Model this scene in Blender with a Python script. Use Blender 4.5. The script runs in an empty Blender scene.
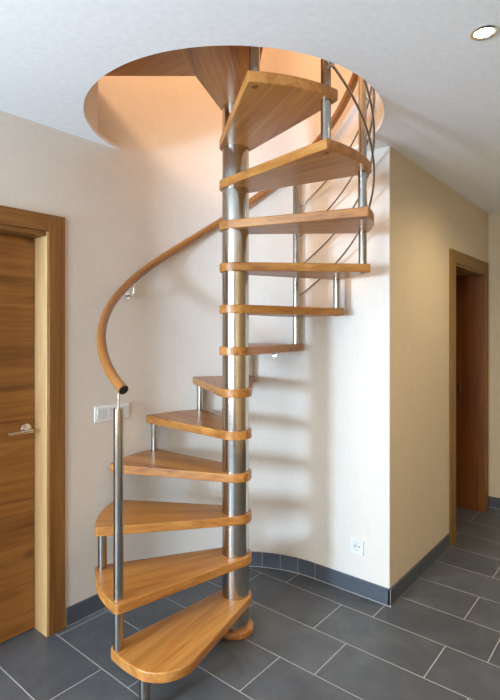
import bpy, bmesh, math, random
from mathutils import Vector
random.seed(3)
R=math.radians
C=bpy.context.scene.collection

# ---------------------------------------------------------------- materials
def new_mat(name):
    m=bpy.data.materials.new(name); m.use_nodes=True
    nt=m.node_tree; b=nt.nodes['Principled BSDF']
    return m,nt,b
def nd(nt,t,**k):
    n=nt.nodes.new(t)
    for a,v in k.items(): setattr(n,a,v)
    return n
def mth(nt,op,a,b=None,c=None):
    n=nd(nt,'ShaderNodeMath',operation=op)
    for i,v in enumerate((a,b,c)):
        if v is None: continue
        if isinstance(v,(int,float)): n.inputs[i].default_value=v
        else: nt.links.new(v,n.inputs[i])
    return n.outputs[0]
def ramp(nt,fac,stops):
    r=nd(nt,'ShaderNodeValToRGB'); e=r.color_ramp.elements
    while len(e)<len(stops): e.new(.5)
    for el,(p,c) in zip(e,stops): el.position=p; el.color=(*c,1)
    nt.links.new(fac,r.inputs[0]); return r.outputs[0]
def mapping(nt,src,scale,loc=(0,0,0),rot=(0,0,0)):
    m=nd(nt,'ShaderNodeMapping'); m.inputs['Scale'].default_value=scale
    m.inputs['Location'].default_value=loc; m.inputs['Rotation'].default_value=rot
    nt.links.new(src,m.inputs[0]); return m.outputs[0]
def noise(nt,vec,scale,detail=4,rough=.55,dist=0):
    n=nd(nt,'ShaderNodeTexNoise'); n.inputs['Scale'].default_value=scale
    n.inputs['Detail'].default_value=detail; n.inputs['Roughness'].default_value=rough
    n.inputs['Distortion'].default_value=dist
    nt.links.new(vec,n.inputs['Vector']); return n.outputs['Fac']
def bump(nt,b,h,strength,dist=.002):
    n=nd(nt,'ShaderNodeBump'); n.inputs['Strength'].default_value=strength
    n.inputs['Distance'].default_value=dist
    nt.links.new(h,n.inputs['Height']); nt.links.new(n.outputs[0],b.inputs['Normal'])
def mix(nt,f,a,b,mode='MIX'):
    n=nd(nt,'ShaderNodeMix',data_type='RGBA',blend_type=mode)
    if isinstance(f,(int,float)): n.inputs[0].default_value=f
    else: nt.links.new(f,n.inputs[0])
    for i,v in ((6,a),(7,b)):
        if isinstance(v,tuple): n.inputs[i].default_value=(*v,1)
        else: nt.links.new(v,n.inputs[i])
    return n.outputs[2]

def wood(name,dark,mid,light,axis='X',planks=None,knots=0,rough=.32,coat=.25,uv=False,seed=0,per_obj=False):
    m,nt,b=new_mat(name); tc=nd(nt,'ShaderNodeTexCoord')
    src=tc.outputs['UV'] if uv else tc.outputs['Object']
    if per_obj:
        oi=nd(nt,'ShaderNodeObjectInfo'); cb=nd(nt,'ShaderNodeCombineXYZ')
        nt.links.new(mth(nt,'MULTIPLY',oi.outputs['Random'],9.),cb.inputs[0])
        nt.links.new(mth(nt,'MULTIPLY',oi.outputs['Random'],5.),cb.inputs[1])
        va=nd(nt,'ShaderNodeVectorMath',operation='ADD'); nt.links.new(src,va.inputs[0]); nt.links.new(cb.outputs[0],va.inputs[1]); src2=va.outputs[0]
    else: src2=src
    st={'X':(.55,9,9),'Y':(9,.55,9),'Z':(9,9,.55)}[axis]
    fine={'X':(2.5,70,70),'Y':(70,2.5,70),'Z':(70,70,2.5)}[axis]
    base=noise(nt,mapping(nt,src2,st,(seed,seed*.7,seed*1.3)),1.6,5,.6,.8)
    ring=mth(nt,'FRACT',mth(nt,'MULTIPLY',base,7.))
    ring=mth(nt,'ABSOLUTE',mth(nt,'SUBTRACT',ring,.5))
    fin=noise(nt,mapping(nt,src2,fine),1.,3,.6)
    f=mth(nt,'ADD',mth(nt,'MULTIPLY',base,.75),mth(nt,'ADD',mth(nt,'MULTIPLY',ring,.12),mth(nt,'MULTIPLY',fin,.42)))
    col=ramp(nt,f,[(.38,dark),(.58,mid),(.82,light)])
    if planks:                      # glued staves: tone changes from stave to stave
        s=nd(nt,'ShaderNodeSeparateXYZ'); nt.links.new(src,s.inputs[0])
        ax={'X':'Y','Y':'X','Z':'Y'}[axis] if planks>0 else 'Z'
        w=abs(planks)
        q=mth(nt,'FLOOR',mth(nt,'DIVIDE',s.outputs[ax],w))
        wn=nd(nt,'ShaderNodeTexWhiteNoise',noise_dimensions='1D'); nt.links.new(q,wn.inputs['W'])
        v=mth(nt,'ADD',mth(nt,'MULTIPLY',wn.outputs['Value'],.26),.86)
        hs=nd(nt,'ShaderNodeHueSaturation'); nt.links.new(v,hs.inputs['Value']); nt.links.new(col,hs.inputs['Color']); col=hs.outputs[0]
    if knots:
        vo=nd(nt,'ShaderNodeTexVoronoi'); vo.inputs['Scale'].default_value=knots
        nt.links.new(mapping(nt,src,{'X':(.6,1,1),'Y':(0,.55,1),'Z':(1,1,.6)}[axis],(seed,0,seed)),vo.inputs['Vector'])
        k=ramp(nt,vo.outputs['Distance'],[(.0,(.9,.9,.9)),(.05,(.55,.55,.55)),(.12,(0,0,0))])
        col=mix(nt,k,col,tuple(c*.35 for c in dark))
    nt.links.new(col,b.inputs['Base Color'])
    b.inputs['Roughness'].default_value=rough; b.inputs['Coat Weight'].default_value=coat; b.inputs['Coat Roughness'].default_value=.2
    bump(nt,b,fin,.12,.001)
    return m

def wallpaper(name,col,var=.05):
    m,nt,b=new_mat(name); tc=nd(nt,'ShaderNodeTexCoord')
    n1=noise(nt,mapping(nt,tc.outputs['Object'],(90,90,14)),1.,3,.6)
    n2=noise(nt,mapping(nt,tc.outputs['Object'],(14,14,90)),1.,3,.6)
    s=mth(nt,'MULTIPLY',mth(nt,'ADD',n1,n2),.5)
    c=ramp(nt,s,[(.35,tuple(v*(1-var*1.6) for v in col)),(.62,tuple(min(1,v*(1+var)) for v in col))])
    nt.links.new(c,b.inputs['Base Color']); b.inputs['Roughness'].default_value=.85
    bump(nt,b,s,.35,.002)
    return m
def plain(name,col,rough=.5,metal=0,coat=0):
    m,nt,b=new_mat(name); tc=nd(nt,'ShaderNodeTexCoord')
    n=noise(nt,tc.outputs['Object'],40,3)
    c=ramp(nt,n,[(.3,tuple(v*.96 for v in col)),(.7,tuple(min(1,v*1.03) for v in col))])
    nt.links.new(c,b.inputs['Base Color']); b.inputs['Roughness'].default_value=rough
    b.inputs['Metallic'].default_value=metal; b.inputs['Coat Weight'].default_value=coat
    return m
def steel(name,col=(.66,.65,.63),rough=.24,aniso=0):
    m,nt,b=new_mat(name); tc=nd(nt,'ShaderNodeTexCoord')
    n=noise(nt,mapping(nt,tc.outputs['Object'],(6,6,240)),1.,3,.6)
    c=ramp(nt,n,[(.3,tuple(v*.86 for v in col)),(.7,col)])
    nt.links.new(c,b.inputs['Base Color']); b.inputs['Metallic'].default_value=1
    nt.links.new(mth(nt,'ADD',mth(nt,'MULTIPLY',n,.12),rough-.06),b.inputs['Roughness'])
    b.inputs['Anisotropic'].default_value=aniso
    if aniso:
        for l in list(b.inputs['Roughness'].links)+list(b.inputs['Base Color'].links): nt.links.remove(l)
        b.inputs['Roughness'].default_value=rough; b.inputs['Base Color'].default_value=(*col,1); b.inputs['Anisotropic Rotation'].default_value=.0
        tg=nd(nt,'ShaderNodeTangent',direction_type='RADIAL',axis='Z'); nt.links.new(tg.outputs[0],b.inputs['Tangent'])
    return m

def floor_mat():
    m,nt,b=new_mat('slate_tiles'); tc=nd(nt,'ShaderNodeTexCoord')
    s=nd(nt,'ShaderNodeSeparateXYZ'); nt.links.new(tc.outputs['Object'],s.inputs[0])
    X,Y=s.outputs[0],s.outputs[1]
    v=mth(nt,'DIVIDE',mth(nt,'SUBTRACT',Y,1.27),.2835)
    row=mth(nt,'FLOOR',v); fy=mth(nt,'FRACT',v)
    par=mth(nt,'SUBTRACT',row,mth(nt,'MULTIPLY',mth(nt,'FLOOR',mth(nt,'DIVIDE',row,2.)),2.))
    u=mth(nt,'DIVIDE',mth(nt,'ADD',mth(nt,'ADD',X,.605),mth(nt,'MULTIPLY',par,.185)),.558)
    colm=mth(nt,'FLOOR',u); fx=mth(nt,'FRACT',u)
    ex=mth(nt,'MULTIPLY',mth(nt,'MINIMUM',fx,mth(nt,'SUBTRACT',1.,fx)),.558)
    ey=mth(nt,'MULTIPLY',mth(nt,'MINIMUM',fy,mth(nt,'SUBTRACT',1.,fy)),.2835)
    e=mth(nt,'MINIMUM',ex,ey)
    g=nd(nt,'ShaderNodeMapRange'); g.inputs['From Min'].default_value=.0016; g.inputs['From Max'].default_value=.0030
    nt.links.new(e,g.inputs['Value']); g=g.outputs[0]
    cb=nd(nt,'ShaderNodeCombineXYZ'); nt.links.new(row,cb.inputs[0]); nt.links.new(colm,cb.inputs[1])
    wn=nd(nt,'ShaderNodeTexWhiteNoise'); nt.links.new(cb.outputs[0],wn.inputs['Vector'])
    n1=noise(nt,tc.outputs['Object'],5.,8,.65,.6); n2=noise(nt,tc.outputs['Object'],60.,5,.7)
    f=mth(nt,'ADD',mth(nt,'MULTIPLY',n1,.7),mth(nt,'ADD',mth(nt,'MULTIPLY',n2,.25),mth(nt,'MULTIPLY',wn.outputs['Value'],.10)))
    tile=ramp(nt,f,[(.34,(.062,.065,.070)),(.52,(.088,.091,.096)),(.72,(.130,.132,.134))])
    col=mix(nt,g,(.42,.40,.36),tile)
    nt.links.new(col,b.inputs['Base Color'])
    nt.links.new(mth(nt,'SUBTRACT',.85,mth(nt,'MULTIPLY',g,.43)),b.inputs['Roughness'])
    h=mth(nt,'ADD',mth(nt,'MULTIPLY',g,.6),mth(nt,'MULTIPLY',n2,.15))
    bump(nt,b,h,.5,.002)
    return m

M={}
M['floor']=floor_mat()
M['wall']=wallpaper('cream_wallpaper',(.71,.645,.57),.022)
M['wallw']=M['wall']
M['hallwall']=wallpaper('warm_lit_wallpaper',(.66,.55,.385),.03)  # corridor copy of the wallpaper, warm lamplight mixed into its colour
M['ceil']=plain('ceiling_paint',(.86,.86,.86),.9)
M['upwall']=plain('upper_wall_paint',(.80,.72,.62),.9)
M['oak']=wood('oiled_oak',(.22,.068,.012),(.42,.165,.032),(.58,.275,.070),'X',planks=.11,per_obj=True,coat=.1,rough=.36)
M['rail']=wood('handrail_oak',(.20,.070,.016),(.32,.125,.030),(.42,.18,.05),'X',uv=True)
M['door']=wood('rustic_oak_door',(.11,.034,.006),(.23,.088,.016),(.34,.15,.034),'Y',planks=-.30,knots=4.2,rough=.42,coat=.1,seed=2.3)
M['casing']=wood('oak_casing',(.12,.042,.008),(.215,.086,.017),(.31,.14,.033),'Z',knots=0,rough=.4,coat=.1,seed=1)
M['casingh']=wood('oak_casing_head',(.12,.042,.008),(.215,.086,.017),(.31,.14,.033),'Y',rough=.4,coat=.1,seed=1)
M['jamb']=wood('lit_oak_jamb',(.40,.22,.085),(.52,.31,.13),(.64,.42,.20),'Z',knots=2,rough=.4,coat=.1,seed=5)  # casing oak made paler: window light on the jamb put into its colour
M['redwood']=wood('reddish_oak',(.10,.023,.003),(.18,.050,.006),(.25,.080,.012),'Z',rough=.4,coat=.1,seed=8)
M['steel']=steel('brushed_steel',(.57,.545,.50),.17,.0)
M['tube']=steel('satin_tube_steel',(.48,.46,.42),.20)
M['casing2']=wood('olive_oak_casing',(.11,.050,.006),(.20,.095,.010),(.28,.145,.02),'Z',rough=.55,coat=0,seed=4)
M['casing2h']=wood('olive_oak_casing_head',(.11,.050,.006),(.20,.095,.010),(.28,.145,.02),'Y',rough=.55,coat=0,seed=4)
M['chrome']=steel('satin_chrome',(.78,.77,.75),.16)
M['bronze']=steel('aged_brass',(.30,.20,.10),.35)
M['base']=plain('slate_skirting',(.075,.087,.105),.42)
M['grout']=plain('grout',(.42,.40,.36),.9)
M['black']=plain('hollow_black',(.012,.010,.009),.6)  # darkness of hollow ends and holes put into the colour
M['plastic']=plain('white_plastic',(.78,.78,.77),.3,coat=.2)
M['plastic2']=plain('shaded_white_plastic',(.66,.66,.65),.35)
def emit(name,col,st):
    m,nt,b=new_mat(name); b.inputs['Emission Color'].default_value=(*col,1); b.inputs['Emission Strength'].default_value=st
    b.inputs['Base Color'].default_value=(*col,1); return m
M['lamp']=emit('lamp_glow',(1,.86,.62),30)
gm,gnt,gb=new_mat('window_glass'); gb.inputs['Transmission Weight'].default_value=1; gb.inputs['Roughness'].default_value=0; gb.inputs['IOR'].default_value=1.02
M['glass']=gm
M['winframe']=plain('white_window_frame',(.8,.8,.8),.4)

# ---------------------------------------------------------------- helpers
def obj(name,bm,mat,parent=None,bevel=0,smooth=False,seg=2):
    me=bpy.data.meshes.new(name); bm.normal_update(); bm.to_mesh(me); bm.free()
    if smooth:
        for p in me.polygons: p.use_smooth=True
    o=bpy.data.objects.new(name,me); C.objects.link(o)
    for x in (mat if isinstance(mat,(list,tuple)) else [mat]): me.materials.append(x)
    if parent: o.parent=parent
    if bevel:
        md=o.modifiers.new('bevel','BEVEL'); md.width=bevel; md.segments=seg; md.limit_method='ANGLE'; md.angle_limit=R(40)
    if smooth or bevel:
        for p in me.polygons: p.use_smooth=True
        try:
            me.set_sharp_from_angle(angle=R(40))
        except Exception: pass
    return o
def struct(name,bm,mat,parent=None,**k):
    o=obj(name,bm,mat,parent,**k)
    if not parent: o['kind']='structure'
    return o
def empty(name,loc=(0,0,0),rz=0):
    o=bpy.data.objects.new(name,None); C.objects.link(o); o.location=loc; o.rotation_euler=(0,0,rz); o.empty_display_size=.05; return o
def box(bm,x0,x1,y0,y1,z0,z1):
    v=[bm.verts.new((x,y,z)) for z in (z0,z1) for x,y in ((x0,y0),(x1,y0),(x1,y1),(x0,y1))]
    for f in ((3,2,1,0),(4,5,6,7),(0,1,5,4),(1,2,6,5),(2,3,7,6),(3,0,4,7)): bm.faces.new([v[i] for i in f])
    return bm
def prism(bm,pts,z0,z1):
    a=[bm.verts.new((x,y,z0)) for x,y in pts]; b=[bm.verts.new((x,y,z1)) for x,y in pts]
    bm.faces.new(a[::-1]); bm.faces.new(b); n=len(pts)
    for i in range(n): bm.faces.new((a[i],a[(i+1)%n],b[(i+1)%n],b[i]))
    return bm
def cyl(bm,x,y,z0,z1,r,n=32,r2=None):
    r2=r if r2 is None else r2
    a=[bm.verts.new((x+r*math.cos(2*math.pi*i/n),y+r*math.sin(2*math.pi*i/n),z0)) for i in range(n)]
    b=[bm.verts.new((x+r2*math.cos(2*math.pi*i/n),y+r2*math.sin(2*math.pi*i/n),z1)) for i in range(n)]
    bm.faces.new(a[::-1]); bm.faces.new(b)
    for i in range(n): bm.faces.new((a[i],a[(i+1)%n],b[(i+1)%n],b[i]))
    return bm
def tube(bm,pts,r,n=12,caps=True):
    uvl=bm.loops.layers.uv.verify(); pts=[Vector(p) for p in pts]; rings=[]; L=[0]
    for i in range(1,len(pts)): L.append(L[-1]+(pts[i]-pts[i-1]).length)
    side=None
    for i,p in enumerate(pts):
        t=(pts[min(i+1,len(pts)-1)]-pts[max(i-1,0)]).normalized()
        up=Vector((0,0,1)) if abs(t.z)<.95 else Vector((1,0,0))
        if side is None: side=t.cross(up).normalized()
        side=(side-t*side.dot(t)).normalized(); w=side.cross(t)
        rings.append([bm.verts.new(p+r*(math.cos(2*math.pi*k/n)*side+math.sin(2*math.pi*k/n)*w)) for k in range(n)])
    for i in range(len(rings)-1):
        for k in range(n):
            k2=(k+1)%n
            f=bm.faces.new((rings[i][k2],rings[i][k],rings[i+1][k],rings[i+1][k2]))
            for lp,(uu,vv) in zip(f.loops,((L[i],(k+1)/n*.15),(L[i],k/n*.15),(L[i+1],k/n*.15),(L[i+1],(k+1)/n*.15))): lp[uvl].uv=(uu,vv)
    if caps: bm.faces.new(rings[0]); bm.faces.new(rings[-1][::-1])
    bmesh.ops.recalc_face_normals(bm,faces=bm.faces)
    return bm
B=bmesh.new

# ---------------------------------------------------------------- dimensions
XL=-2.32; YN=2.56; XC=-1.14; YB=4.55; XR=1.6; YF=-2.8
ZC=2.5; ZU=2.835; ZT=5.2
wc=(-1.61,1.85); wr=.71            # rounded corner of the walls
sc=(-1.640,1.861)                  # stair centre
hc=(-1.630,1.847); hr=.714         # stairwell opening
RISE=.2058; Z0=-.023; ST=27.677; A0=-70.13; RP=.638; RO=.672
zt=lambda n: Z0+RISE*n
ang=lambda n: R(A0-ST*n)
T=.042

# ---------------------------------------------------------------- setting
struct('floor',box(B(),XL-.3,XR+.1,YF-.1,YB+.1,-.1,0),M['floor'])
# door_1 opening in the left wall
D1=(.36,1.243,1.985)
bm=B()
W3=(-1.9,-.7,.7,2.3); box(bm,XL-.25,XL,YF-.1,W3[0],0,ZT); box(bm,XL-.25,XL,W3[1],D1[0],0,ZT); box(bm,XL-.25,XL,W3[0],W3[1],0,W3[2]); box(bm,XL-.25,XL,W3[0],W3[1],W3[3],ZT); box(bm,XL-.25,XL,D1[1],wc[1],0,ZT); box(bm,XL-.25,XL,D1[0],D1[1],D1[2],ZT)  # includes an unseen side window, added to brighten the ceiling
struct('wall_left',bm,M['wall'])
bm=B(); N=32
inn=[(wc[0]+wr*math.cos(R(180-90*i/N)),wc[1]+wr*math.sin(R(180-90*i/N))) for i in range(N+1)]
poly=inn+[(wc[0],YN+.12),(XL-.25,YN+.12),(XL-.25,wc[1])]
a=[bm.verts.new((x,y,0)) for x,y in poly]; b=[bm.verts.new((x,y,ZT)) for x,y in poly]
for i in range(len(poly)): bm.faces.new((a[i],a[(i+1)%len(poly)],b[(i+1)%len(poly)],b[i]))
bm.faces.new(a); bm.faces.new(b[::-1]); bmesh.ops.recalc_face_normals(bm,faces=bm.faces)
struct('wall_corner',bm,M['wallw'],smooth=True)
struct('wall_niche',box(B(),wc[0],XC-.16,YN,YN+.12,0,ZT),M['wallw'])
# corridor wall with doorway
D2=(3.635,4.405,1.985)
bm=B()
pts=[(XC-.16,YN),(XC-.004,YN),(XC,YN+.004),(XC,D2[0]),(XC-.16,D2[0])]
prism(bm,pts,0,ZC)
box(bm,XC-.16,XC,D2[0],D2[1],D2[2],ZC); box(bm,XC-.16,XC,D2[1],YB,0,ZC)
struct('wall_corridor',bm,[M['hallwall'],M['wallw']])
w=bpy.data.objects['wall_corridor'].data
for p in w.polygons:
    if abs(p.center.y-YN)<.003 and p.normal.y<-.5: p.material_index=1
struct('wall_back',box(B(),XL-.25,XR+.1,YB,YB+.1,0,ZC),M['hallwall'])
struct('wall_right',box(B(),XR,XR+.1,YF-.1,YB,0,ZT),M['jamb'])  # unseen wall; its wood finish was added for the column's reflections
struct('wall_side_room',box(B(),XL-.1,XL,YN+.12,YB,0,ZC),M['hallwall'])
# wall behind the camera with two windows, the large one added for ceiling fill
W1=(-2.30,-1.78,1.08,1.78); W2=(-1.2,.3,.5,2.3)
bm=B()
xs=[XL-.25,W1[0],W1[1],W2[0],W2[1],XR+.1]
box(bm,xs[0],xs[1],YF-.1,YF,0,ZT); box(bm,xs[2],xs[3],YF-.1,YF,0,ZT); box(bm,xs[4],xs[5],YF-.1,YF,0,ZT)
for W in (W1,W2):
    box(bm,W[0],W[1],YF-.1,YF,0,W[2]); box(bm,W[0],W[1],YF-.1,YF,W[3],ZT)
struct('wall_front',bm,M['wall'])
for i,W in enumerate((W1,W2,W3)):  # the large and side windows are unseen, added for fill light
    e=empty('window_%d'%(i+1),((W[0]+W[1])/2,YF-.05,W[2]) if i<2 else (XL-.09,(W[0]+W[1])/2,W[2]),0 if i<2 else R(90)); e['kind']='structure'
    hw=(W[1]-W[0])/2; hh=W[3]-W[2]; bm=B()
    box(bm,-hw,hw,-.03,.03,0,.045); box(bm,-hw,hw,-.03,.03,hh-.045,hh); box(bm,-hw,-hw+.045,-.03,.03,.045,hh-.045); box(bm,hw-.045,hw,-.03,.03,.045,hh-.045)
    obj('window_frame',bm,M['winframe'],e)
    obj('window_pane',box(B(),-hw+.045,hw-.045,-.004,.004,.045,hh-.045),M['glass'],e)
# ceiling slab with round opening (thin round-cut plaster below, opening runs to the left wall above it)
def slab(name,inner,z0,z1,mat):
    bm=B(); cx,cy=hc; X0,X1,Y0,Y1=XL-.25,XR+.1,YF-.1,YB+.1
    def out(x,y):
        dx,dy=x-cx,y-cy; t=1e9
        if dx>1e-9: t=min(t,(X1-cx)/dx)
        if dx<-1e-9: t=min(t,(X0-cx)/dx)
        if dy>1e-9: t=min(t,(Y1-cy)/dy)
        if dy<-1e-9: t=min(t,(Y0-cy)/dy)
        return (cx+dx*t,cy+dy*t)
    outer=[out(x,y) for x,y in inner]
    for cxn in ((X0,Y0),(X1,Y0),(X1,Y1),(X0,Y1)):      # snap nearest outer points to the corners
        k=min(range(len(outer)),key=lambda i:(outer[i][0]-cxn[0])**2+(outer[i][1]-cxn[1])**2); outer[k]=cxn
    n=len(inner); rows=[]
    for z in (z0,z1): rows.append(([bm.verts.new((x,y,z)) for x,y in inner],[bm.verts.new((x,y,z)) for x,y in outer]))
    for i in range(n):
        j=(i+1)%n
        for q in (0,1): bm.faces.new((rows[q][0][i],rows[q][0][j],rows[q][1][j],rows[q][1][i]))
        for q in (0,1): bm.faces.new((rows[0][q][i],rows[0][q][j],rows[1][q][j],rows[1][q][i]))
    bmesh.ops.recalc_face_normals(bm,faces=bm.faces)
    return struct(name,bm,mat)
circ=[(hc[0]+hr*math.cos(R(a)),hc[1]+hr*math.sin(R(a))) for a in [i*2.5 for i in range(144)]]
slab('ceiling',circ,ZC,ZC+.02,M['ceil'])
circ2=[]
for i in range(144):
    a=i*2.5; x,y=hc[0]+hr*math.cos(R(a)),hc[1]+hr*math.sin(R(a))
    if 140<a<=211: 
        if not circ2 or circ2[-1][0]>-2.42:
            circ2+= [(-2.43,y)]+[(-2.43,y+(1.46-y)*t) for t in (.2,.4,.6,.8,1)]
        continue
    circ2.append((x,y))
slab('ceiling_slab',circ2,ZC+.02,ZU,M['upwall'])
# upper storey shell
struct('ceiling_upper',box(B(),XL-.25,XR+.1,YF-.1,YB,ZT,ZT+.1),M['upwall'])
struct('wall_upper',box(B(),XC-.16,XR,YN,YN+.12,ZU,ZT),M['upwall'])

# skirting tiles
def skirting(name,path,tile):
    # path: floor polyline; tiles stand on its left side
    L=[0]
    for i in range(1,len(path)): L.append(L[-1]+math.dist(path[i-1],path[i]))
    def at(s):
        s=max(0,min(L[-1],s))
        for i in range(1,len(L)):
            if s<=L[i]+1e-9:
                t=(s-L[i-1])/(L[i]-L[i-1]); p=[path[i-1][k]+(path[i][k]-path[i-1][k])*t for k in (0,1)]
                d=[(path[i][k]-path[i-1][k])/(L[i]-L[i-1]) for k in (0,1)]; return p,(-d[1],d[0])
    bm=B(); g=B(); s=0
    while s<L[-1]-.01:
        e=min(s+tile,L[-1]); k=max(1,int((e-s)/.03)) if len(path)>2 else 1
        P=[at(s+.0012+(e-s-.0024)*i/k) for i in range(k+1)]
        pts=[(p[0]+nn[0]*.010,p[1]+nn[1]*.010) for p,nn in P]+[(p[0]-nn[0]*.004,p[1]-nn[1]*.004) for p,nn in P[::-1]]
        prism(bm,pts,.004,.093); s=e
    k=max(1,int(L[-1]/.03)) if len(path)>2 else 1
    P=[at(L[-1]*i/k) for i in range(k+1)]
    prism(g,[(p[0]+nn[0]*.0085,p[1]+nn[1]*.0085) for p,nn in P]+[(p[0]-nn[0]*.004,p[1]-nn[1]*.004) for p,nn in P[::-1]],0,.0925)
    for q in (bm,g): bmesh.ops.recalc_face_normals(q,faces=q.faces)
    o=struct(name,bm,M['base'],bevel=.0015,seg=1); obj('grout',g,M['grout'],o)
skirting('baseboard_left',[(XL,wc[1]),(XL,1.335)],.28)
skirting('baseboard_corner',[p for p in inn[::-1]],.119)
skirting('baseboard_niche',[(XC+.010,YN),(wc[0],YN)],.56)
skirting('baseboard_corridor',[(XC,3.53),(XC,YN-.010)],.56)
skirting('baseboard_back',[(XR,YB),(XC,YB)],.56)
skirting('baseboard_right',[(XR,YF),(XR,YB)],.56)

# door_1 : left oak door, recessed, oak casing
d=empty('door_1',(XL,D1[1],0)); d['kind']='structure'
W=D1[1]-D1[0]; H1=D1[2]
bm=B(); box(bm,-.10,.016,-.004,.080,0,H1+.080)
obj('door_casing',bm,M['casing'],d,bevel=.002)
obj('door_casing',box(B(),-.10,.016,-W-.080,-W+.004,0,H1+.080),M['casing'],d,bevel=.002)
obj('door_casing_head',box(B(),-.10,.0155,-W+.004,-.004,H1-.004,H1+.080),M['casingh'],d,bevel=.002)
bm=B(); box(bm,-.16,.012,-.016,-.0045,0,H1-.004); obj('door_jamb',bm,M['jamb'],d,bevel=.0015)
bm=B(); box(bm,-.16,.012,-W+.0045,-W+.026,0,H1-.004); obj('door_jamb',bm,M['jamb'],d,bevel=.0015)
obj('door_jamb_head',box(B(),-.16,.010,-W+.026,-.016,H1-.026,H1-.0045),M['casingh'],d,bevel=.0015)
lf=obj('door_leaf',box(B(),-.145,-.105,-W+.028,-.018,.006,H1-.028),M['door'],d,bevel=.002)
lf['label']='oak leaf with horizontal grain and knots'
xl=-.105; hy=-.062; hz=1.005
hd=obj('door_handle',tube(tube(B(),[(xl,hy,hz),(xl+.05,hy,hz)],.0085,12),[(xl+.054,hy+.010,hz),(xl+.054,hy-.115,hz)],.0085,12),M['chrome'],lf,smooth=True)
bm=B()
def disc_x(bm,x0,x1,y,z,r,n=28):
    a=[bm.verts.new((x0,y+r*math.cos(2*math.pi*i/n),z+r*math.sin(2*math.pi*i/n))) for i in range(n)]
    b=[bm.verts.new((x1,v.co.y,v.co.z)) for v in a]
    bm.faces.new(a[::-1]); bm.faces.new(b)
    for i in range(n): bm.faces.new((a[i],a[(i+1)%n],b[(i+1)%n],b[i]))
    bmesh.ops.recalc_face_normals(bm,faces=bm.faces); return bm
obj('handle_rosette',disc_x(B(),xl,xl+.008,hy,hz+.006,.026),M['chrome'],lf,bevel=.002)

# door_2 : corridor doorway, leaf swung open into the side room
d=empty('door_2',(XC,D2[0],0)); d['kind']='structure'
W=D2[1]-D2[0]; H2=D2[2]
obj('door_casing',box(B(),-.10,.016,-.092,.004,0,H2+.085),M['casing2'],d,bevel=.002)
obj('door_casing',box(B(),-.10,.016,W-.004,W+.092,0,H2+.085),M['casing2'],d,bevel=.002)
obj('door_casing_head',box(B(),-.10,.0155,.004,W-.004,H2-.004,H2+.085),M['casing2h'],d,bevel=.002)
obj('door_jamb',box(B(),-.175,.012,.0045,.022,0,H2-.004),M['casing2'],d,bevel=.0015)
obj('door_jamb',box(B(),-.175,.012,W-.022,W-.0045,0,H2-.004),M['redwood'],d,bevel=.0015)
obj('door_jamb_head',box(B(),-.175,.010,.022,W-.022,H2-.022,H2-.0045),M['casing2h'],d,bevel=.0015)
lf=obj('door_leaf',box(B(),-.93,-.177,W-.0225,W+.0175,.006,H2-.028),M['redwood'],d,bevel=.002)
bm=B(); box(bm,-.205,-.165,W-.026,W-.0215,.97,1.06); cyl(bm,-.178,W-.031,.985,1.045,.007,12)
obj('door_hinge',bm,M['bronze'],d)

# ---------------------------------------------------------------- spiral staircase
S=empty('spiral_staircase',(sc[0],sc[1],0))
S['label']='spiral staircase of oak wedge treads round a steel column, rising through the round ceiling opening'; S['category']='staircase'
obj('floor_disc',cyl(B(),0,0,0,.034,.090,64),M['oak'],S,bevel=.008,seg=3)
obj('column',cyl(B(),0,0,.034,3.78,.0665,64),M['steel'],S,smooth=True)
obj('column_cap',cyl(B(),0,0,3.78,3.80,.070,48),M['oak'],S,bevel=.005)
RI=.0805
def rounded(pts,rad):
    """round the marked corners of a polygon: pts=[(x,y,r)]"""
    out=[]; n=len(pts)
    for i,(x,y,r) in enumerate(pts):
        if r<=0: out.append((x,y)); continue
        p=Vector((x,y)); a=Vector(pts[i-1][:2])-p; b=Vector(pts[(i+1)%n][:2])-p
        la,lb=a.length,b.length; a.normalize(); b.normalize()
        th=a.angle(b); t=min(r/math.tan(th/2),la*.95,lb*.95); r2=t*math.tan(th/2)
        c=p+(a+b).normalized()*(r2/math.sin(th/2))
        s=p+a*t-c; e=p+b*t-c; tot=s.angle(e); sg=1 if s.cross(e)>0 else -1
        k=8
        for q in range(k+1):
            an=sg*tot*q/k; out.append((c.x+s.x*math.cos(an)-s.y*math.sin(an),c.y+s.x*math.sin(an)+s.y*math.cos(an)))
    return out
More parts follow.
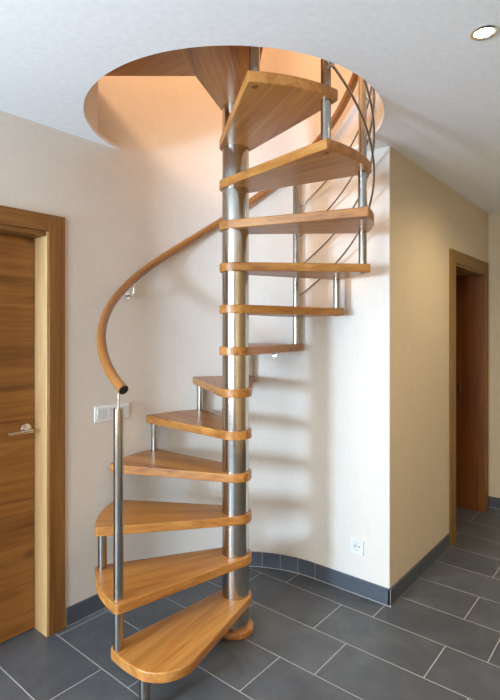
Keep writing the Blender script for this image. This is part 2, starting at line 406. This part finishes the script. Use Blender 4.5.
def tread_outline(hf,hb,ro=RO,rf=.018,rb=.008):
    """local: +X outward, front edge on the + side (hf degrees), rear on the - side"""
    # corner circles of radius rf/rb tucked into the outer corners, tangent-ish to outer arc
    out=[]
    def corner(sgn,h,r):
        # straight side line: from outer corner to tangent point on the collar circle
        ox,oy=ro*math.cos(R(h)),sgn*ro*math.sin(R(h))
        dd=math.hypot(ox,oy); ph=math.atan2(oy,ox); be=math.acos(RI/dd)
        ta=ph+sgn*be; tx,ty=RI*math.cos(ta),RI*math.sin(ta)
        # inward normal of the side
        ux,uy=ox-tx,oy-ty; l=math.hypot(ux,uy); ux/=l; uy/=l
        nx,ny=-math.cos(ta),-math.sin(ta)
        # centre: on the line offset r inward, at distance ro-r from origin
        s0=0; qx,qy=tx+nx*r,ty+ny*r
        bb=qx*ux+qy*uy; cc=qx*qx+qy*qy-(ro-r)**2
        s=-bb+math.sqrt(bb*bb-cc); cxx,cyy=qx+ux*s,qy+uy*s
        a_side=math.atan2(-ny,-nx); a_arc=math.atan2(cyy,cxx)
        return (tx,ty,ta),(cxx,cyy,a_side,a_arc,r)
    tf,cf=corner(1,hf,rf); tb,cb=corner(-1,hb,rb)
    k=10
    def sweep(cx,cy,r,a0,a1,k):
        while a1-a0>math.pi: a1-=2*math.pi
        while a1-a0<-math.pi: a1+=2*math.pi
        return [(cx+r*math.cos(a0+(a1-a0)*i/k),cy+r*math.sin(a0+(a1-a0)*i/k)) for i in range(k+1)]
    # ccw: outer arc from rear to front, front corner, collar, rear corner
    p=sweep(cb[0],cb[1],cb[4],cb[2],cb[3],k)
    n=24; a0,a1=cb[3],cf[3]
    p+=[(ro*math.cos(a0+(a1-a0)*i/n),ro*math.sin(a0+(a1-a0)*i/n)) for i in range(1,n)]
    p+=sweep(cf[0],cf[1],cf[4],cf[3],cf[2],k)
    a0=tf[2]; a1=tb[2]+2*math.pi
    n=26; p+=[(RI*math.cos(a0+(a1-a0)*i/n),RI*math.sin(a0+(a1-a0)*i/n)) for i in range(n+1)]
    return p
half=ST/2+3.6
tread0=obj('tread',prism(B(),tread_outline(half,half-1.0),-T,0),M['oak'],S,bevel=.0038,seg=3)
tread0.location=(0,0,zt(2)); tread0.rotation_euler=(0,0,R(A0-ST*1.5))
for n in range(3,14):
    t=tread0.copy(); t.parent=S; t.location=(0,0,zt(n)); t.rotation_euler=(0,0,R(A0-ST*(n-.5))); C.objects.link(t)
    t['n']=n; del t['n']
t1=obj('tread',prism(B(),tread_outline(half-2.2,half,.664,.15,.035),-T,0),M['oak'],S,bevel=.005,seg=3)
t1.location=(0,0,zt(1)); t1.rotation_euler=(0,0,R(A0-ST*.5)); t1['label']='lowest tread, its front corner widely rounded'
# landing: last board, with a straight edge towards the well
def rel(x,y): return (x-sc[0],y-sc[1])
dv=Vector((.768,.640)); 
p_in=Vector(rel(-1.873,1.786)); 
pts=[]
a_s=math.atan2(*reversed(rel(-2.24,1.48)))
q0=p_in-dv*.545; q1=p_in+dv*.19
a_st=math.atan2(q0.y,q0.x); 
pts=[tuple(q1),tuple(q0)]
a_en=R(-66.0); nn=24
for i in range(nn+1):
    a=a_st+(a_en-a_st)*i/nn; pts.append((.77*math.cos(a),.77*math.sin(a)))
pts.append((.08*math.cos(R(10)),.08*math.sin(R(10))))
bm=prism(B(),pts,-T,0); bmesh.ops.recalc_face_normals(bm,faces=bm.faces)
ld=obj('landing_board',bm,M['oak'],S,bevel=.003); ld.location=(0,0,zt(14)); ld['label']='top landing board with one straight edge over the well'
md=ld

# balusters
def bal(n,z1,name='baluster',a=None):
    a=ang(n) if a is None else a
    o=obj(name,cyl(B(),0,0,0,z1-(zt(n) if n>0 else 0),.0205,28),M['tube'],S,bevel=.0015,seg=1)
    o.location=(RP*math.cos(a),RP*math.sin(a),zt(n) if n>0 else 0); return o
LONG=(1,7,9,11,13)
hz=lambda deg: .545+(-deg)/ST*RISE               # handrail height at an angle
stub=None
for n in range(0,14):
    if n==0:
        bal(0,zt(1)-T,a=R(-82.5)); continue
    if n in LONG:
        top=1.176 if n==1 else hz(A0-ST*n)-.058
        b=bal(n,top,'newel_post' if n==1 else 'baluster')
        if n==1: b['label']='tall steel post at the foot of the stairs carrying the end of the handrail'
        ln=top-zt(n)
        obj('pin',cyl(B(),0,0,ln,ln+.062,.0055,14),M['steel'],b)
        if n>=7 and n!=13:
            rods=[zz for zz in range(4)]
            for k in rods:
                zr=(2.249-.180*k)+RISE*(n-7)-zt(n)
                if zr>.01:
                    a=ang(n); ca,sa=math.cos(a),math.sin(a)
                    obj('rod_clip',tube(B(),[(ca*.012,sa*.012,zr),(ca*.040,sa*.040,zr)],.008,12),M['chrome'],b,smooth=True)
    elif stub is None:
        stub=bal(n,zt(n+1)-T+.004)
    else:
        o=stub.copy(); o.parent=S; a=ang(n); o.location=(RP*math.cos(a),RP*math.sin(a),zt(n)); C.objects.link(o)
# wooden plugs below the treads at each baluster
pl=obj('screw_plug',cyl(B(),0,0,-.003,.002,.0125,20),M['redwood'],S,bevel=.001,seg=1); first=True
for n in range(2,14):
    o=pl if first else pl.copy()
    if not first: C.objects.link(o); o.parent=S
    first=False; a=ang(n)
    o.location=(RP*math.cos(a),RP*math.sin(a),zt(n)-T)
# handrail
def helix(r,d0,d1,zf,n):
    return [(r*math.cos(R(d0+(d1-d0)*i/n)),r*math.sin(R(d0+(d1-d0)*i/n)),zf(d0+(d1-d0)*i/n)) for i in range(n+1)]
def hzf(d): 
    t=max(0,(d+112)/20)            # flattens a little towards its end
    return hz(d)+.018*t*t
hr_=obj('handrail',tube(B(),helix(.643,-93.5,-455,hzf,150),.0215,20),M['rail'],S,smooth=True)
hr_['label']='round wooden handrail'
p0=Vector(helix(.643,-93.5,-95,hzf,1)[0]); p1=Vector(helix(.643,-93.5,-95,hzf,1)[1]); dr=(p0-p1).normalized()
obj('end_cap',tube(B(),[p0-dr*.002,p0+dr*.004],.0195,20),M['black'],hr_)  # dark disc: shade of the hollow rail end put into its colour
# guard rods
for k in range(4):
    zf=lambda d,k=k: (2.249-.180*k)+(-(d)-(-(A0-ST*7)))/ST*RISE
    obj('guard_rod',tube(B(),helix(.672,A0-ST*7+1.0,-440,zf,90),.0055,10),M['tube'],S,smooth=True)
# wall brackets of the handrail and wall anchors of the treads
def bracket(deg,zdrop=.085):
    a=R(deg); ca,sa=math.cos(a),math.sin(a)
    # distance along the outward ray to the wall surface
    x,y=sc; r=.6
    while r<.9:
        X,Y=x+ca*r,y+sa*r
        inside = X>XL and Y<YN and not (X<wc[0] and Y>wc[1] and math.hypot(X-wc[0],Y-wc[1])>wr)
        if not inside: break
        r+=.001
    z=hz(deg)
    b=obj('handrail_bracket',tube(B(),[(ca*r,sa*r,z-zdrop),(ca*(r-.035),sa*(r-.035),z-zdrop),(ca*(r-.045),sa*(r-.045),z-zdrop+.008),(ca*(r-.047),sa*(r-.047),z-zdrop+.03),(ca*.645,sa*.645,z-.015)],.0065,12),M['chrome'],S,smooth=True)
    obj('rosette',tube(B(),[(ca*(r-.006),sa*(r-.006),z-zdrop),(ca*(r+.001),sa*(r+.001),z-zdrop)],.021,24),M['chrome'],b)
for dg in (-167.5,-232): bracket(dg,.098)
def anchor(x,y,z):
    ax,ay=x-sc[0],y-sc[1]; l=math.hypot(ax,ay); ux,uy=ax/l,ay/l
    b=obj('wall_anchor',tube(B(),[(ux*(l+.002),uy*(l+.002),z),(ux*(l-.05),uy*(l-.05),z),(ux*(l-.06),uy*(l-.06),z+.012),(ux*(l-.06),uy*(l-.06),z+.032)],.006,12),M['chrome'],S,smooth=True)
    obj('rosette',tube(B(),[(ux*(l-.008),uy*(l-.008),z),(ux*(l+.001),uy*(l+.001),z)],.018,20),M['chrome'],b)
anchor(-1.878,2.508,1.352)

# ---------------------------------------------------------------- switch, socket, spotlight
sw=empty('light_switch',(XL,1.609,1.05)); sw['label']='white three-gang light switch on the cream wall left of the stairs'; sw['category']='light switch'
bm=B(); box(bm,0,.009,-.112,.112,-.042,.042); obj('switch_frame',bm,M['plastic'],sw,bevel=.003)
for k in (-1,0,1):
    bm=B(); box(bm,.009,.014,k*.071-.0285,k*.071+.0285,-.0285,.0285)
    for v in bm.verts:
        if v.co.x>.012 and v.co.z<0: v.co.x-=.003
    obj('rocker',bm,M['plastic2'],sw,bevel=.0015)
so=empty('power_socket',(-1.332,YN,.270)); so['label']='white square wall socket low on the white niche wall above the skirting'; so['category']='socket'
def tube_y(bm,x,z,y0,y1,r,n=24): return tube(bm,[(x,y0,z),(x,y1,z)],r,n)
fr=B(); o_=.041; i_=.0275
box(fr,-o_,o_,-.010,0,i_,o_); box(fr,-o_,o_,-.010,0,-o_,-i_); box(fr,-o_,-i_,-.010,0,-i_,i_); box(fr,i_,o_,-.010,0,-i_,i_)
obj('socket_frame',fr,M['plastic'],so,bevel=.002)
# centre insert with a round well
bm=B(); n=32; rr=.0195
ring=[bm.verts.new((rr*math.cos(2*math.pi*i/n),-.012,rr*math.sin(2*math.pi*i/n))) for i in range(n)]
sq=[]
for i in range(n):
    c_,s_=math.cos(2*math.pi*i/n),math.sin(2*math.pi*i/n); m_=max(abs(c_),abs(s_)); sq.append(bm.verts.new((.0272*c_/m_,-.012,.0272*s_/m_)))
low=[bm.verts.new((v.co.x,-.001,v.co.z)) for v in ring]
for i in range(n):
    j=(i+1)%n; bm.faces.new((ring[i],ring[j],sq[j],sq[i])); bm.faces.new((ring[i],ring[j],low[j],low[i]))
bm.faces.new(low); bmesh.ops.recalc_face_normals(bm,faces=bm.faces)
obj('socket_insert',bm,M['plastic'],so)
for x in (-.0095,.0095): obj('contact_hole',tube_y(B(),x,0,-.002,-.0005,.0045,12),M['black'],so)  # black discs paint the darkness inside the pin holes
obj('earth_clip',box(B(),-.003,.003,-.011,-.001,.0165,.0195),M['chrome'],so); obj('earth_clip',box(B(),-.003,.003,-.011,-.001,-.0195,-.0165),M['chrome'],so)

def spot(x,y):
    s=empty('recessed_spotlight',(x,y,ZC)); bm=B(); n=40
    rs=[(.043,0),(.043,-.004),(.033,-.006),(.029,-.001),(.029,.0)]
    rg=[[bm.verts.new((r*math.cos(2*math.pi*i/n),r*math.sin(2*math.pi*i/n),z)) for i in range(n)] for r,z in rs]
    for a,b in zip(rg,rg[1:]):
        for i in range(n): bm.faces.new((a[i],a[(i+1)%n],b[(i+1)%n],b[i]))
    bmesh.ops.recalc_face_normals(bm,faces=bm.faces)
    obj('trim_ring',bm,M['chrome'],s,smooth=True)
    obj('lamp_lens',cyl(B(),0,0,-.002,-.0005,.0285,32),M['lamp'],s)
    return s
s0=spot(-.461,1.788); s0['label']='small round chrome spotlight glowing in the ceiling at upper right'; s0['category']='ceiling spotlight'

# ---------------------------------------------------------------- lights
def area(name,loc,rot,sx,sy,p,col):
    l=bpy.data.lights.new(name,'AREA'); l.shape='RECTANGLE'; l.size=sx; l.size_y=sy; l.energy=p; l.color=col
    o=bpy.data.objects.new(name,l); o.location=loc; o.rotation_euler=rot; C.objects.link(o); return o
def point(name,loc,p,col,r=.06):
    l=bpy.data.lights.new(name,'POINT'); l.energy=p; l.color=col; l.shadow_soft_size=r
    o=bpy.data.objects.new(name,l); o.location=loc; C.objects.link(o); return o
def spotl(name,loc,p,col,ang_=110,blend=.6,r=.03):
    l=bpy.data.lights.new(name,'SPOT'); l.energy=p; l.color=col; l.spot_size=R(ang_); l.spot_blend=blend; l.shadow_soft_size=r
    o=bpy.data.objects.new(name,l); o.location=loc; C.objects.link(o); return o
day=(.88,.95,1.0); warm=(1,.80,.55)
area('daylight_small_window',(-2.04,YF+.01,1.43),(R(90),0,0),.44,.56,150,(.50,.74,1.0))
area('large_window_fill',(-.45,YF+.01,1.4),(R(90),0,0),1.4,1.7,62,(.80,.91,1))  # added fill to lift the ceiling, placed at the unseen large window
area('side_window_fill',(XL+.01,-1.3,1.5),(0,R(-90),0),1.5,1.1,50,(1,.965,.93))  # added fill for the left part of the ceiling, source unseen
spotl('spot_lamp',(-.461,1.788,2.485),26,warm)
spotl('corridor_lamp',(-.42,3.1,2.46),30,(1,.79,.50),165,1.0,.06)
spotl('hall_fill',(.3,-.2,2.46),24,(1,.80,.55),165,1.0,.06)  # unseen lamp added to warm the left wall
area('upper_lamp',(-.6,-.4,5.1),(0,0,0),1.2,1.2,112,(1,.66,.40))
point('upper_wall_lamp',(-1.45,1.2,4.3),17,(1,.66,.40),.12)

w=bpy.data.worlds.new('world'); bpy.context.scene.world=w; w.use_nodes=True
w.node_tree.nodes['Background'].inputs[0].default_value=(.75,.87,1,1); w.node_tree.nodes['Background'].inputs[1].default_value=1.0

# ---------------------------------------------------------------- camera
cam=bpy.data.cameras.new('camera'); co=bpy.data.objects.new('camera',cam); C.objects.link(co)
co.location=(0,0,1.49); co.rotation_euler=(R(90),0,math.atan(412/496))
cam.sensor_fit='HORIZONTAL'; cam.sensor_width=36; cam.lens=496/500*36; cam.shift_y=-18/500; cam.clip_start=.05
sce=bpy.context.scene; sce.camera=co
sce.view_settings.view_transform='Standard'; sce.view_settings.look='None'; sce.view_settings.gamma=1
sce.view_settings.use_curve_mapping=False; sce.view_settings.exposure=0.50
